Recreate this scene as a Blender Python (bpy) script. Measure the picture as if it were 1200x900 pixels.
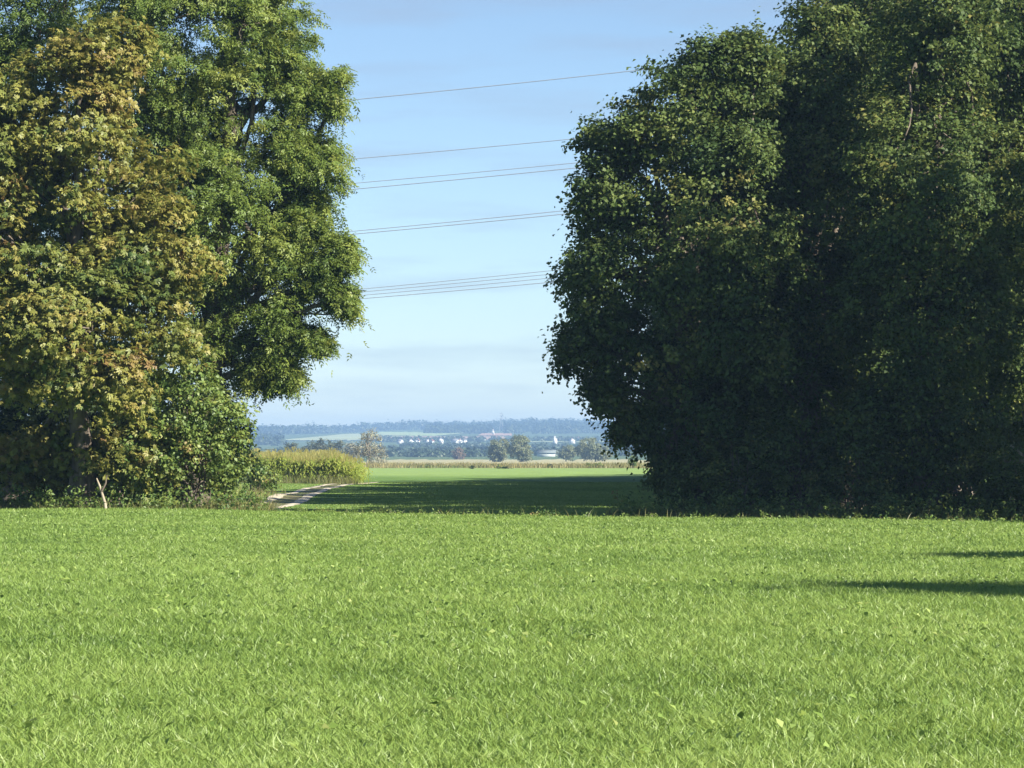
import bpy, math
import numpy as np
from mathutils import Vector, noise as mnoise

S = bpy.context.scene
COL = S.collection
for o in list(bpy.data.objects):
    bpy.data.objects.remove(o)

# ------------------------------------------------------------------ camera, sky, sun, exposure
CAM_Z, F, HZ = 1.6, 3087.0, 537.0            # eye height, focal length in photo pixels, horizon row
cam = bpy.data.objects.new("camera", bpy.data.cameras.new("camera"))
COL.objects.link(cam)
cam.data.sensor_width = 36.0
cam.data.lens = F / 1200 * 36
cam.location = (0, 0, CAM_Z)
cam.rotation_euler = (math.radians(90) + math.atan((HZ - 450) / F), 0, 0)
cam.data.clip_start, cam.data.clip_end = 0.1, 20000
S.camera = cam

SUN_EL = math.radians(35.5)
SUN_AZ = math.radians(120)                   # clockwise from the view direction (+Y)
W = bpy.data.worlds.new("World"); S.world = W; W.use_nodes = True
nt = W.node_tree; bg = nt.nodes["Background"]
sky = nt.nodes.new("ShaderNodeTexSky"); sky.sky_type = 'NISHITA'; sky.sun_disc = False
sky.sun_elevation, sky.sun_rotation = SUN_EL, SUN_AZ
sky.air_density, sky.dust_density, sky.ozone_density = 1.0, 0.1, 3.0
sky.altitude = 600
tcw = nt.nodes.new("ShaderNodeTexCoord"); mpw = nt.nodes.new("ShaderNodeMapping"); mpw.inputs["Scale"].default_value = (5, 5, 42); mpw.inputs["Rotation"].default_value = (0, .05, 0)
cn = nt.nodes.new("ShaderNodeTexNoise"); cn.inputs["Scale"].default_value = 1.6; cn.inputs["Detail"].default_value = 5; cn.inputs["Roughness"].default_value = .55
nt.links.new(tcw.outputs["Generated"], mpw.inputs[0]); nt.links.new(mpw.outputs[0], cn.inputs["Vector"])
cr = nt.nodes.new("ShaderNodeMapRange"); cr.inputs[1].default_value = .48; cr.inputs[2].default_value = .75; cr.inputs[3].default_value = 0; cr.inputs[4].default_value = .5
nt.links.new(cn.outputs[0], cr.inputs[0])
cm = nt.nodes.new("ShaderNodeMix"); cm.data_type = 'RGBA'; cm.inputs["B"].default_value = (2.5, 3.0, 3.9, 1)   # thin veils of grey cloud
nt.links.new(cr.outputs[0], cm.inputs["Factor"]); nt.links.new(sky.outputs[0], cm.inputs["A"]); nt.links.new(cm.outputs["Result"], bg.inputs[0])
bg.inputs[1].default_value = 0.047
sd = bpy.data.lights.new("sun", 'SUN'); sd.energy = 5.0; sd.angle = math.radians(0.53); sd.color = (1, .93, .80)
sun = bpy.data.objects.new("sun", sd); COL.objects.link(sun)
tosun = Vector((math.sin(SUN_AZ) * math.cos(SUN_EL), math.cos(SUN_AZ) * math.cos(SUN_EL), math.sin(SUN_EL)))
sun.rotation_euler = tosun.to_track_quat('Z', 'Y').to_euler()
sun.location = (60, -40, 80)
S.view_settings.view_transform = 'Standard'; S.view_settings.look = 'None'
S.view_settings.exposure = 1.75; S.view_settings.gamma = 1
S.render.engine = 'CYCLES'
S.cycles.use_denoising = True
S.cycles.max_bounces = 5; S.cycles.diffuse_bounces = 3; S.cycles.transmission_bounces = 3
S.cycles.transparent_max_bounces = 4; S.cycles.volume_bounces = 0
S.cycles.caustics_reflective = S.cycles.caustics_refractive = False

# ------------------------------------------------------------------ helpers
def PX(px, D): return (px - 600) / F * D
def PZ(py, D): return CAM_Z + (HZ - py) / F * D
def sstep(a, b, x):
    t = np.clip((np.asarray(x, float) - a) / (b - a), 0, 1); return t * t * (3 - 2 * t)
def crest(x): return 74 - .4 * np.clip(x, -25, 0) - 1.05 * np.clip(x, 0, 13)
YS = [0, 900, 1400, 2200, 3200, 4000, 4700, 5500, 6200, 6800]
ZS = [0, 0, .3, 6.3, 19.3, 34.3, 48.3, 62.3, 66, 48]
def H(x, y):
    x = np.asarray(x, float); y = np.asarray(y, float)
    drop = 0.30 * sstep(0, 5, y - crest(x))
    far = np.interp(y, YS, ZS)
    far = far + sstep(4200, 5500, y) * (-14 * sstep(-230, -560, x) + 3 * np.sin(x / 130 + 1) + 2 * np.sin(x / 47))
    near = sstep(600, 200, np.hypot(x, y))
    und = near * (0.03 * np.sin(x * .31 + y * .07) + 0.025 * np.sin(y * .23 - x * .11 + 1))
    mound = 0.55 * np.exp(-(((x + 14.5) / 3.2) ** 2 + ((y - 122) / 12) ** 2))
    return far - drop + und + mound

def mesh_np(name, v, f, attrs=None, smooth=False):
    v = np.asarray(v, np.float32).reshape(-1, 3); f = np.asarray(f, np.int32)
    n, k = f.shape
    me = bpy.data.meshes.new(name)
    me.vertices.add(len(v)); me.vertices.foreach_set("co", v.ravel())
    me.loops.add(n * k); me.loops.foreach_set("vertex_index", f.ravel())
    me.polygons.add(n)
    me.polygons.foreach_set("loop_start", np.arange(0, n * k, k, dtype=np.int32))
    if smooth: me.polygons.foreach_set("use_smooth", np.ones(n, bool))
    for an, av in (attrs or {}).items():
        a = me.attributes.new(an, 'FLOAT', 'POINT'); a.data.foreach_set("value", np.asarray(av, np.float32))
    me.update(calc_edges=True); me.validate(clean_customdata=False)
    return me
def link(name, me, mat=None, parent=None, loc=None):
    o = bpy.data.objects.new(name, me); COL.objects.link(o)
    if mat is not None and me is not None and not me.materials: me.materials.append(mat)
    if parent is not None: o.parent = parent
    if loc is not None: o.location = loc
    return o
def thing(name, label, cat, loc, group=None):
    o = bpy.data.objects.new(name, None); COL.objects.link(o); o.location = loc
    o.empty_display_size = .3
    return tag(o, label, cat, group)
def tag(o, label, cat, group=None, kind=None):
    o["label"] = label; o["category"] = cat
    if group: o["group"] = group
    if kind: o["kind"] = kind
    return o
class Geo:
    """collects quads (triangles repeat no vertex: they are stored as thin quads) into one mesh"""
    def __init__(s): s.v = []; s.f = []; s.n = 0
    def add(s, v, f):
        v = np.asarray(v, float).reshape(-1, 3); s.v.append(v); s.f.append(np.asarray(f, int).reshape(-1, 4) + s.n); s.n += len(v)
    def tube(s, pts, rad, sides=7):
        pts = np.asarray(pts, float); m = len(pts); rad = np.broadcast_to(rad, (m,))
        d = np.gradient(pts, axis=0); d /= np.linalg.norm(d, axis=1)[:, None] + 1e-9
        ref = np.array([1., 0, 0]) if abs(d[:, 0]).mean() < .8 else np.array([0, 1., 0])
        u = np.cross(d, ref); u /= np.linalg.norm(u, axis=1)[:, None]; w = np.cross(d, u)
        a = np.linspace(0, 2 * np.pi, sides, endpoint=False)
        ring = pts[:, None] + rad[:, None, None] * (np.cos(a)[None, :, None] * u[:, None] + np.sin(a)[None, :, None] * w[:, None])
        i = np.arange(m - 1)[:, None] * sides; j = np.arange(sides)[None]; k = (j + 1) % sides
        s.add(ring, np.stack([i + j, i + k, i + sides + k, i + sides + j], -1))
    def box(s, x0, x1, y0, y1, z0, z1):
        v = [(x, y, z) for z in (z0, z1) for y in (y0, y1) for x in (x0, x1)]
        s.add(v, [(0, 2, 3, 1), (4, 5, 7, 6), (0, 1, 5, 4), (2, 6, 7, 3), (0, 4, 6, 2), (1, 3, 7, 5)])
    def mesh(s, name, smooth=False): return mesh_np(name, np.concatenate(s.v), np.concatenate(s.f), smooth=smooth)

# ------------------------------------------------------------------ materials
def new_mat(name):
    m = bpy.data.materials.new(name); m.use_nodes = True
    t = m.node_tree; return m, t, t.nodes["Principled BSDF"]
def ramp(t, stops):
    r = t.nodes.new("ShaderNodeValToRGB"); e = r.color_ramp.elements
    e[0].position, e[0].color = stops[0][0], (*stops[0][1], 1); e[1].position, e[1].color = stops[-1][0], (*stops[-1][1], 1)
    for p, c in stops[1:-1]:
        q = e.new(p); q.color = (*c, 1)
    return r
def leaf_mat(name, stops, trans=.32, rough=.5, spec=.3):
    m, t, b = new_mat(name)
    a = t.nodes.new("ShaderNodeAttribute"); a.attribute_name = "tint"
    r = ramp(t, stops); t.links.new(a.outputs["Fac"], r.inputs[0])
    t.links.new(r.outputs[0], b.inputs["Base Color"])
    b.inputs["Roughness"].default_value = rough; b.inputs["Specular IOR Level"].default_value = spec
    tr = t.nodes.new("ShaderNodeBsdfTranslucent")
    hs = t.nodes.new("ShaderNodeHueSaturation"); hs.inputs["Value"].default_value = 1.3; hs.inputs["Hue"].default_value = .485
    t.links.new(r.outputs[0], hs.inputs["Color"]); t.links.new(hs.outputs[0], tr.inputs[0])
    mx = t.nodes.new("ShaderNodeMixShader"); mx.inputs[0].default_value = trans
    t.links.new(b.outputs[0], mx.inputs[1]); t.links.new(tr.outputs[0], mx.inputs[2])
    t.links.new(mx.outputs[0], t.nodes["Material Output"].inputs[0])
    return m
def noise_mat(name, c0, c1, scale=3., rough=.85, detail=5, bump=0., stretch=(1, 1, 1)):
    m, t, b = new_mat(name)
    tc = t.nodes.new("ShaderNodeTexCoord"); mp = t.nodes.new("ShaderNodeMapping"); mp.inputs["Scale"].default_value = stretch
    t.links.new(tc.outputs["Object"], mp.inputs[0])
    n = t.nodes.new("ShaderNodeTexNoise"); n.inputs["Scale"].default_value = scale; n.inputs["Detail"].default_value = detail
    t.links.new(mp.outputs[0], n.inputs["Vector"])
    r = ramp(t, [(.3, c0), (.7, c1)]); t.links.new(n.outputs[0], r.inputs[0]); t.links.new(r.outputs[0], b.inputs["Base Color"])
    b.inputs["Roughness"].default_value = rough; b.inputs["Specular IOR Level"].default_value = .25
    if bump:
        bp = t.nodes.new("ShaderNodeBump"); bp.inputs["Strength"].default_value = bump
        t.links.new(n.outputs[0], bp.inputs["Height"]); t.links.new(bp.outputs[0], b.inputs["Normal"])
    return m

M = {}
M['bark'] = noise_mat("bark", (.045, .035, .026), (.15, .125, .10), 6, .9, 6, .5, (1, 1, .25))
M['pale_bark'] = noise_mat("pale_bark", (.13, .11, .08), (.34, .29, .22), 8, .8, 5, .3, (1, 1, .3))
M['chestnut'] = leaf_mat("chestnut_leaves", [(0, (.055, .095, .025)), (.32, (.125, .155, .036)), (.6, (.208, .21, .048)), (.86, (.235, .20, .056)), (1, (.18, .12, .045))], .34)
M['ash'] = leaf_mat("ash_leaves", [(0, (.048, .092, .022)), (.5, (.122, .178, .036)), (1, (.225, .26, .06))], .40)
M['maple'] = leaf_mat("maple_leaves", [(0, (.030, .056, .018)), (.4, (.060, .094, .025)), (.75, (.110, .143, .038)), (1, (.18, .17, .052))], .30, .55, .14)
M['hazel'] = leaf_mat("hazel_leaves", [(0, (.052, .105, .028)), (.5, (.125, .18, .042)), (.85, (.19, .22, .055)), (1, (.22, .17, .06))], .34)
M['willow'] = leaf_mat("willow_leaves", [(0, (.12, .15, .075)), (1, (.22, .235, .125))], .25)
M['pale_willow'] = leaf_mat("dry_willow_leaves", [(0, (.165, .165, .105)), (1, (.26, .25, .17))], .2)
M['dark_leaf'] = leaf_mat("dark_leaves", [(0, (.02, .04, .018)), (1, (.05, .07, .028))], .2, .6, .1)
M['hedge_leaf'] = leaf_mat("hedge_leaves", [(0, (.05, .065, .035)), (1, (.09, .10, .055))], .2)
M['rust_leaf'] = leaf_mat("rust_leaves", [(0, (.13, .09, .06)), (1, (.2, .14, .09))], .2)
M['grass'] = leaf_mat("grass_blades", [(0, (.066, .124, .023)), (.4, (.158, .24, .051)), (.8, (.226, .312, .08)), (1, (.30, .365, .12))], .42, .45, .35)
M['dry_grass'] = leaf_mat("dry_grass_blades", [(0, (.08, .11, .03)), (.4, (.17, .16, .06)), (1, (.34, .27, .13))], .3)
M['corn'] = leaf_mat("maize_leaves", [(0, (.13, .20, .035)), (.45, (.25, .31, .06)), (.7, (.32, .31, .09)), (1, (.37, .33, .14))], .42)
M['wood_far'] = leaf_mat("far_wood_leaves", [(0, (.020, .038, .018)), (1, (.045, .065, .028))], .1)
M['gravel'] = noise_mat("gravel", (.25, .22, .165), (.43, .385, .30), 2.2, .95, 8, .3)
M['white_wall'] = noise_mat("white_render", (.46, .455, .44), (.56, .555, .54), .5)
M['grey_wall'] = noise_mat("grey_cladding", (.3, .34, .33), (.4, .43, .42), .5)
M['red_roof'] = noise_mat("clay_tiles", (.16, .07, .045), (.26, .12, .08), 1.2)
M['grey_roof'] = noise_mat("slate_tiles", (.10, .10, .11), (.18, .18, .19), 1.2)
M['pale_roof'] = noise_mat("pale_sheet_roof", (.11, .13, .13), (.15, .17, .17), .3)
M['glass'] = noise_mat("window_glass", (.02, .025, .03), (.05, .06, .07), 1, .1)
M['metal'] = noise_mat("galvanised_steel", (.28, .29, .30), (.38, .39, .40), 2, .5)
M['wire'] = noise_mat("conductor", (.15, .165, .19), (.20, .215, .24), 2, .5)

# ground: one sheet, colour by field
def ground_mat():
    m, t, b = new_mat("ground_soil_and_turf")
    N, L = t.nodes, t.links
    g = N.new("ShaderNodeNewGeometry"); sx = N.new("ShaderNodeSeparateXYZ"); L.new(g.outputs["Position"], sx.inputs[0])
    def noise(scale, detail, vec=None):
        n = N.new("ShaderNodeTexNoise"); n.inputs["Scale"].default_value = scale; n.inputs["Detail"].default_value = detail
        L.new(vec if vec else g.outputs["Position"], n.inputs["Vector"]); return n
    big = noise(.02, 4); fine = noise(1.3, 8); mid = noise(.18, 6)
    # warp the field borders a little
    ma = N.new("ShaderNodeMath"); ma.operation = 'MULTIPLY_ADD'; ma.inputs[1].default_value = 60; L.new(big.outputs[0], ma.inputs[0]); L.new(sx.outputs["Y"], ma.inputs[2])
    dv = N.new("ShaderNodeMath"); dv.operation = 'DIVIDE'; dv.inputs[1].default_value = 2000; L.new(ma.outputs[0], dv.inputs[0])
    gA, gB, tan, tan2, ol = (.085, .145, .038), (.15, .22, .07), (.24, .21, .10), (.17, .17, .07), (.06, .09, .035)
    zones = ramp(t, [(0, gA), (.14, gA), (.165, gB), (.262, gB), (.272, tan2), (.33, tan), (.60, tan), (.66, ol), (1, ol)])
    L.new(dv.outputs[0], zones.inputs[0])
    v = ramp(t, [(.25, (.62, .62, .62)), (.75, (1.3, 1.3, 1.2))]); 
    mxn = N.new("ShaderNodeMath"); mxn.operation = 'ADD'; L.new(fine.outputs[0], mxn.inputs[0]); L.new(mid.outputs[0], mxn.inputs[1])
    h = N.new("ShaderNodeMath"); h.operation = 'MULTIPLY'; h.inputs[1].default_value = .5; L.new(mxn.outputs[0], h.inputs[0]); L.new(h.outputs[0], v.inputs[0])
    mx = N.new("ShaderNodeMix"); mx.data_type = 'RGBA'; mx.blend_type = 'MULTIPLY'; mx.inputs["Factor"].default_value = 1
    L.new(zones.outputs[0], mx.inputs["A"]); L.new(v.outputs[0], mx.inputs["B"]); L.new(mx.outputs["Result"], b.inputs["Base Color"])
    b.inputs["Roughness"].default_value = .95; b.inputs["Specular IOR Level"].default_value = .1
    bp = N.new("ShaderNodeBump"); bp.inputs["Strength"].default_value = .5; bp.inputs["Distance"].default_value = .1
    L.new(fine.outputs[0], bp.inputs["Height"]); L.new(bp.outputs[0], b.inputs["Normal"])
    return m

# ------------------------------------------------------------------ the setting: ground and fields
def build_ground():
    a = np.radians(np.unique(np.concatenate([np.arange(-16, 16.01, .25), np.arange(16, 344, 4)])))
    r = np.concatenate([[0.5], np.exp(np.arange(math.log(3), math.log(6800), .014)), [6800]])
    A, R = np.meshgrid(a, r); X, Y = R * np.sin(A), R * np.cos(A)
    v = np.stack([X, Y, H(X, Y)], -1)
    m, n = R.shape; i = np.arange(m - 1)[:, None] * n; j = np.arange(n)[None]; k = (j + 1) % n
    f = np.stack([i + j, i + k, i + n + k, i + n + j], -1).reshape(-1, 4)
    o = link("ground", mesh_np("ground", v, f, smooth=True), ground_mat())
    o["kind"] = "structure"; o["label"] = "green meadow and flat farmland running out to low hills"
build_ground()

def sheet(name, poly, mat, off, label, nx=40, ny=16, seed=0):
    """a field draped on the terrain: poly = four ground corners, near-left, near-right, far-right, far-left"""
    p = np.array(poly, float); u, w = np.meshgrid(np.linspace(0, 1, nx), np.linspace(0, 1, ny))
    rg = np.random.default_rng(seed)
    q = (1 - w)[..., None] * ((1 - u)[..., None] * p[0] + u[..., None] * p[1]) + w[..., None] * ((1 - u)[..., None] * p[3] + u[..., None] * p[2])
    edge = np.zeros_like(u); edge[0] = edge[-1] = 1
    span = np.linalg.norm(p[3] - p[0]) * .05
    q[..., 1] += edge * rg.normal(0, span, u.shape)
    v = np.concatenate([q, (H(q[..., 0], q[..., 1]) + off)[..., None]], -1)
    i = np.arange(ny - 1)[:, None] * nx; j = np.arange(nx - 1)[None]
    f = np.stack([i + j, i + j + 1, i + nx + j + 1, i + nx + j], -1).reshape(-1, 4)
    o = link(name, mesh_np(name, v, f, smooth=True), mat); o["kind"] = "structure"; o["label"] = label
    return o
def pxl(a, b, D0, D1, c=None, d=None):
    c = a if c is None else c; d = b if d is None else d
    return [(PX(a, D0), D0), (PX(b, D0), D0), (PX(d, D1), D1), (PX(c, D1), D1)]
mf = lambda n, c, k=.15: noise_mat(n, tuple(x * (1 - k) for x in c), tuple(x * (1 + k) for x in c), .012)
sheet("hill_field", pxl(325, 415, 3500, 4350, 405, 500), mf("pale_hill_turf", (.24, .27, .14)), 1.0, "pale green field on the left hill slope", seed=1)
sheet("hill_field", pxl(435, 510, 4050, 4650, 445, 560), mf("green_hill_turf", (.22, .28, .12)), 1.0, "green field below the ridge wood", seed=2)
sheet("hill_field", pxl(430, 600, 3560, 3980, 430, 590), mf("ploughed_soil", (.27, .19, .14)), 1.0, "pinkish ploughed field above the white houses", seed=3)
sheet("hill_field", pxl(560, 600, 4100, 4450, 565, 600), mf("bare_clay", (.30, .19, .13)), 1.0, "small tan field beneath the pylon", seed=4)
sheet("hill_field", pxl(600, 760, 3300, 3700, 600, 760), mf("dull_turf", (.2, .24, .12)), 1.0, "dull green field behind the white tower", seed=5)
sheet("stubble_field", pxl(430, 800, 800, 1500, 430, 800), mf("wheat_stubble", (.25, .23, .115), .1), .15, "pale straw coloured stubble strip beyond the green field", seed=6)

# track: two wheel ruts of pale gravel
TRK = np.array([(-24, 91.), (-15, 92.3), (-11.5, 95), (-10.0, 99), (-9.65, 104), (-9.75, 111), (-10.5, 127), (-11.4, 147), (-12.2, 172), (-12.4, 192), (-11.9, 204), (-11.2, 211)])
def spline(P, n=160):
    t = np.linspace(0, len(P) - 1, n); out = []
    for q in t:
        i = min(int(q), len(P) - 2); s = q - i
        p0, p1, p2, p3 = P[max(i - 1, 0)], P[i], P[i + 1], P[min(i + 2, len(P) - 1)]
        out.append(.5 * (2 * p1 + (p2 - p0) * s + (2 * p0 - 5 * p1 + 4 * p2 - p3) * s * s + (3 * p1 - p0 - 3 * p2 + p3) * s ** 3))
    return np.array(out)
trk = spline(TRK, 260)
def build_track():
    g = Geo(); rg = np.random.default_rng(5)
    d = np.gradient(trk, axis=0); d /= np.linalg.norm(d, axis=1)[:, None]; nrm = np.stack([d[:, 1], -d[:, 0]], 1)
    for s in (-1, 1):
        c = trk + nrm * s * .66
        w = (.23 + .06 * np.convolve(rg.normal(0, 1.3, len(trk)), np.ones(3) / 3, 'same')) * np.clip((len(trk) - np.arange(len(trk))) / 40, .05, 1)
        us = np.linspace(-1, 1, 5)
        q = c[:, None] + nrm[:, None] * (us[None, :, None] * w[:, None, None])
        z = H(q[..., 0], q[..., 1]) + .012 + .02 * (1 - np.abs(us))[None]
        v = np.concatenate([q, z[..., None]], -1); n = 5
        i = np.arange(len(trk) - 1)[:, None] * n; j = np.arange(n - 1)[None]
        g.add(v, np.stack([i + j, i + j + 1, i + n + j + 1, i + n + j], -1))
    o = link("track", g.mesh("track", True), M['gravel']); o["kind"] = "structure"; o["label"] = "farm track of two pale gravel wheel ruts"
    g = Geo(); us = np.linspace(-1, 1, 4)
    q = trk[:, None] + nrm[:, None] * (us[None, :, None] * .40)
    v = np.concatenate([q, (H(q[..., 0], q[..., 1]) + .006)[..., None]], -1)
    i = np.arange(len(trk) - 1)[:, None] * 4; j = np.arange(3)[None]
    g.add(v, np.stack([i + j, i + j + 1, i + 5, i + j + 4], -1) if False else np.stack([i + j, i + j + 1, i + 4 + j + 1, i + 4 + j], -1))
    o = link("track_middle", g.mesh("track_middle", True), noise_mat("dry_verge_soil", (.055, .06, .025), (.12, .10, .05), 1.5)); o["kind"] = "structure"
    o["label"] = "brownish middle strip between the two wheel ruts"
build_track()
def rut_dist(x, y):
    best = np.full(x.shape, 1e9)
    m = (np.abs(x + 12) < 14) & (y > 84) & (y < 250)
    if m.any():
        P = np.stack([x[m], y[m]], 1); b = np.full(len(P), 1e9)
        for q in trk[::1]: b = np.minimum(b, np.hypot(P[:, 0] - q[0], P[:, 1] - q[1]))
        best[m] = b
    return best

# ------------------------------------------------------------------ trees
def unit(v): return v / (np.linalg.norm(v, axis=-1, keepdims=True) + 1e-9)
def rdir(rg, n): return unit(rg.normal(0, 1, (n, 3)))

def leaf_quads(P, Nn, T, L, Wd, fold=.12):
    """rhombic folded leaves: P base, Nn normal, T long axis"""
    T = unit(T - (T * Nn).sum(1, keepdims=True) * Nn); B = np.cross(Nn, T)
    L = L[:, None]; Wd = Wd[:, None]
    tip = P + T * L - Nn * L * .12
    mid = P + T * L * .45
    v = np.stack([P, mid + B * Wd * .5 + Nn * L * fold, tip, mid - B * Wd * .5 + Nn * L * fold], 1)
    return v.reshape(-1, 3)

def crown_geo(rg, lobes, sub_r, clumps, nleaf, leaf, kind, clump_r=.45, fill=.25, dens=1.0, droop=.3, flat=1.):
    """lobes (cx,cy,cz,rx,ry,rz) -> sub-lobes -> leaf clumps -> leaves. returns verts, tint, sub-lobe centres"""
    lobes = np.asarray(lobes, float)
    subs, outs, rads = [], [], []
    for k, (cx, cy, cz, rx, ry, rz) in enumerate(lobes):
        R = np.array([rx, ry, rz]); sr = min(sub_r, .62 * R.mean()); R = np.maximum(R - .62 * sr, .4 * R); p = 1.6
        area = 4 * np.pi * (((R[0] * R[1]) ** p + (R[0] * R[2]) ** p + (R[1] * R[2]) ** p) / 3) ** (1 / p)
        n = max(4, int(dens * 1.35 * area / (np.pi * sr ** 2)))
        d = rdir(rg, n); c = np.array([cx, cy, cz]) + d * R * rg.uniform(.70, .93, (n, 1))
        keep = np.ones(n, bool)
        for q, l in enumerate(lobes):
            if q != k: keep &= (((c - l[:3]) / l[3:]) ** 2).sum(1) > .42
        subs.append(c[keep]); outs.append(unit(d / R)[keep]); rads.append(np.full(keep.sum(), sr))
    sub = np.concatenate(subs); out = np.concatenate(outs)
    m = len(sub); rs = np.concatenate(rads) * rg.uniform(.6, 1.35, m)
    ci = np.repeat(np.arange(m), clumps); n = len(ci)
    d = unit(rdir(rg, n) + .75 * out[ci] + np.array([0, 0, .15]))
    C = sub[ci] + d * (rs[ci] * rg.uniform(.6, 1.03, n))[:, None] * np.array([1, 1, flat])
    O = unit(d + .6 * out[ci])
    sub_t = rg.normal(0, 1, m)[ci]
    nf = int(fill * n); li = rg.integers(0, len(lobes), nf)
    fc = lobes[li, :3] + rdir(rg, nf) * lobes[li, 3:] * rg.uniform(.25, .75, (nf, 1))
    C = np.concatenate([C, fc]); O = np.concatenate([O, rdir(rg, nf)]); sub_t = np.concatenate([sub_t, rg.normal(0, 1, nf)])
    n = len(C); cr = clump_r * rg.uniform(.6, 1.4, n); ct = rg.normal(0, 1, n)
    # leaves: flattened sprays, outer end hanging
    li = np.repeat(np.arange(n), nleaf); k = len(li)
    oh = O[li].copy(); oh[:, 2] *= .35; oh = unit(oh)
    side = np.cross(oh, [0, 0, 1.]); side = unit(side)
    a, b = rg.normal(0, .46, k), rg.normal(0, .44, k); c = rg.normal(0, .26, k)
    P = C[li] + cr[li][:, None] * (oh * a[:, None] + side * b[:, None] + np.array([0, 0, 1.]) * (c - droop * np.maximum(a, 0) ** 1.5)[:, None])
    Nn = unit(.55 * O[li] + np.array([0, 0, .55]) + .75 * rdir(rg, k))
    T = unit(oh + .9 * rdir(rg, k) + np.array([0, 0, -.5]))
    sz = leaf * rg.uniform(.65, 1.3, k)
    tint = (.5 + .15 * sub_t[li] + .12 * ct[li] + .08 * rg.normal(0, 1, k))
    if kind == 'palmate':                                   # five leaflets fanned from one stalk
        T0 = unit(T - (T * Nn).sum(1, keepdims=True) * Nn); B0 = np.cross(Nn, T0); vs, ts = [], []
        for ang, s in ((-1.25, .7), (-.6, .92), (0, 1), (.6, .92), (1.25, .7)):
            Tk = T0 * math.cos(ang) + B0 * math.sin(ang) - Nn * .25
            vs.append(leaf_quads(P, unit(Nn + .2 * rdir(rg, k)), Tk, sz * s, sz * s * .42).reshape(k, 4, 3)); ts.append(tint)
        v = np.concatenate(vs).reshape(-1, 3); tint = np.concatenate(ts)
    elif kind == 'pinnate':                                 # narrow leaflets in hanging pairs
        vs, ts = [], []
        T0 = unit(T + np.array([0, 0, -.35])); B0 = unit(np.cross(Nn, T0))
        for j, (al, an) in enumerate(((.1, -.9), (.1, .9), (.5, -.8), (.5, .8), (.9, 0))):
            Tk = T0 * math.cos(an) + B0 * math.sin(an)
            vs.append(leaf_quads(P + T0 * (sz * al)[:, None], unit(Nn + .3 * rdir(rg, k)), Tk, sz * .62, sz * .24).reshape(k, 4, 3)); ts.append(tint)
        v = np.concatenate(vs).reshape(-1, 3); tint = np.concatenate(ts)
    else:
        v = leaf_quads(P, Nn, T, sz, sz * (.8 if kind == 'broad' else .45))
    return v, np.clip(np.repeat(tint, 4), 0, 1), sub

def wood_geo(rg, base, lobes, sub, trunk_r, top, limbs=1, twigs=40):
    g = Geo(); base = np.asarray(base, float); top = np.asarray(top, float)
    n = 9; t = np.linspace(0, 1, n)[:, None]
    tr = base + (top - base) * t; tr[1:-1, :2] += rg.normal(0, trunk_r * .35, (n - 2, 2))
    rad = trunk_r * (1 - .8 * t[:, 0]) ; rad[0] *= 1.45; rad[1] *= 1.08
    g.tube(tr, rad, 10)
    ends = []
    for l in np.asarray(lobes, float):
        for _ in range(limbs):
            s = rg.uniform(.25, .75); p0 = base + (top - base) * s
            p3 = l[:3] + rg.normal(0, .25, 3) * l[3:]
            if p3[2] < p0[2] - 2: p0 = base + (top - base) * .3
            p1 = p0 + (p3 - p0) * .4 + np.array([0, 0, .8]) * rg.uniform(.2, 1)
            q = np.linspace(0, 1, 7)[:, None]
            pts = (1 - q) ** 2 * p0 + 2 * q * (1 - q) * p1 + q * q * p3
            pts[1:-1] += rg.normal(0, .07, (5, 3))
            g.tube(pts, trunk_r * np.linspace(.45, .12, 7), 7); ends.append(pts)
    for i in rg.permutation(len(sub))[:twigs]:
        E = ends[np.argmin([np.linalg.norm(e[4] - sub[i]) for e in ends])]
        p0 = E[rg.integers(3, 7)]; p3 = sub[i]; q = np.linspace(0, 1, 5)[:, None]
        pts = p0 + (p3 - p0) * q; pts[1:-1] += rg.normal(0, .12, (3, 3))
        g.tube(pts, trunk_r * np.linspace(.13, .035, 5), 5)
    return g

def quads(v): return np.arange(len(v)).reshape(-1, 4)

def tree(name, label, cat, x, y, lobes, mat, leaf=.13, kind='broad', sub_r=1.1, clumps=11, nleaf=32, trunk_r=.35, top=.75,
         seed=1, group=None, clump_r=.45, fill=.25, dens=1., limbs=1, twigs=50, droop=.3, bark='bark', stems=1, flat=1.):
    rg = np.random.default_rng(seed); z = float(H(x, y)); base = np.array([x, y, z])
    lob = np.asarray(lobes, float)
    v, tint, sub = crown_geo(rg, lob, sub_r, clumps, nleaf, leaf, kind, clump_r, fill, dens, droop, flat)
    hi = (lob[:, 2] + lob[:, 5]).max()
    root = thing(name, label, cat, base, group)
    v = v[:]; v[:, 2] = np.maximum(v[:, 2], z + .02)
    link("crown", mesh_np(name + "_crown", v - base, quads(v), {"tint": tint}), mat, root)
    cxy = lob[:, :2].mean(0)
    if stems == 1:
        tp = np.array([x + (cxy[0] - x) * .6, y + (cxy[1] - y) * .6, z + (hi - z) * top])
        g = wood_geo(rg, base - [0, 0, .15], lob, sub, trunk_r, tp, limbs, twigs)
    else:
        g = Geo()
        for i in rg.permutation(len(sub))[:stems]:
            p0 = base + np.array([*rg.normal(0, .25, 2), -.1]); p3 = sub[i]; q = np.linspace(0, 1, 6)[:, None]
            pts = p0 + (p3 - p0) * q; pts[1:-1] += rg.normal(0, .08, (4, 3)); pts[1:-1, 2] += .25
            g.tube(pts, np.linspace(trunk_r, trunk_r * .25, 6), 6)
    g.v = [a - base for a in g.v]
    link("trunk" if stems == 1 else "stems", g.mesh(name + "_wood", True), M[bark], root)
    return root
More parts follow.
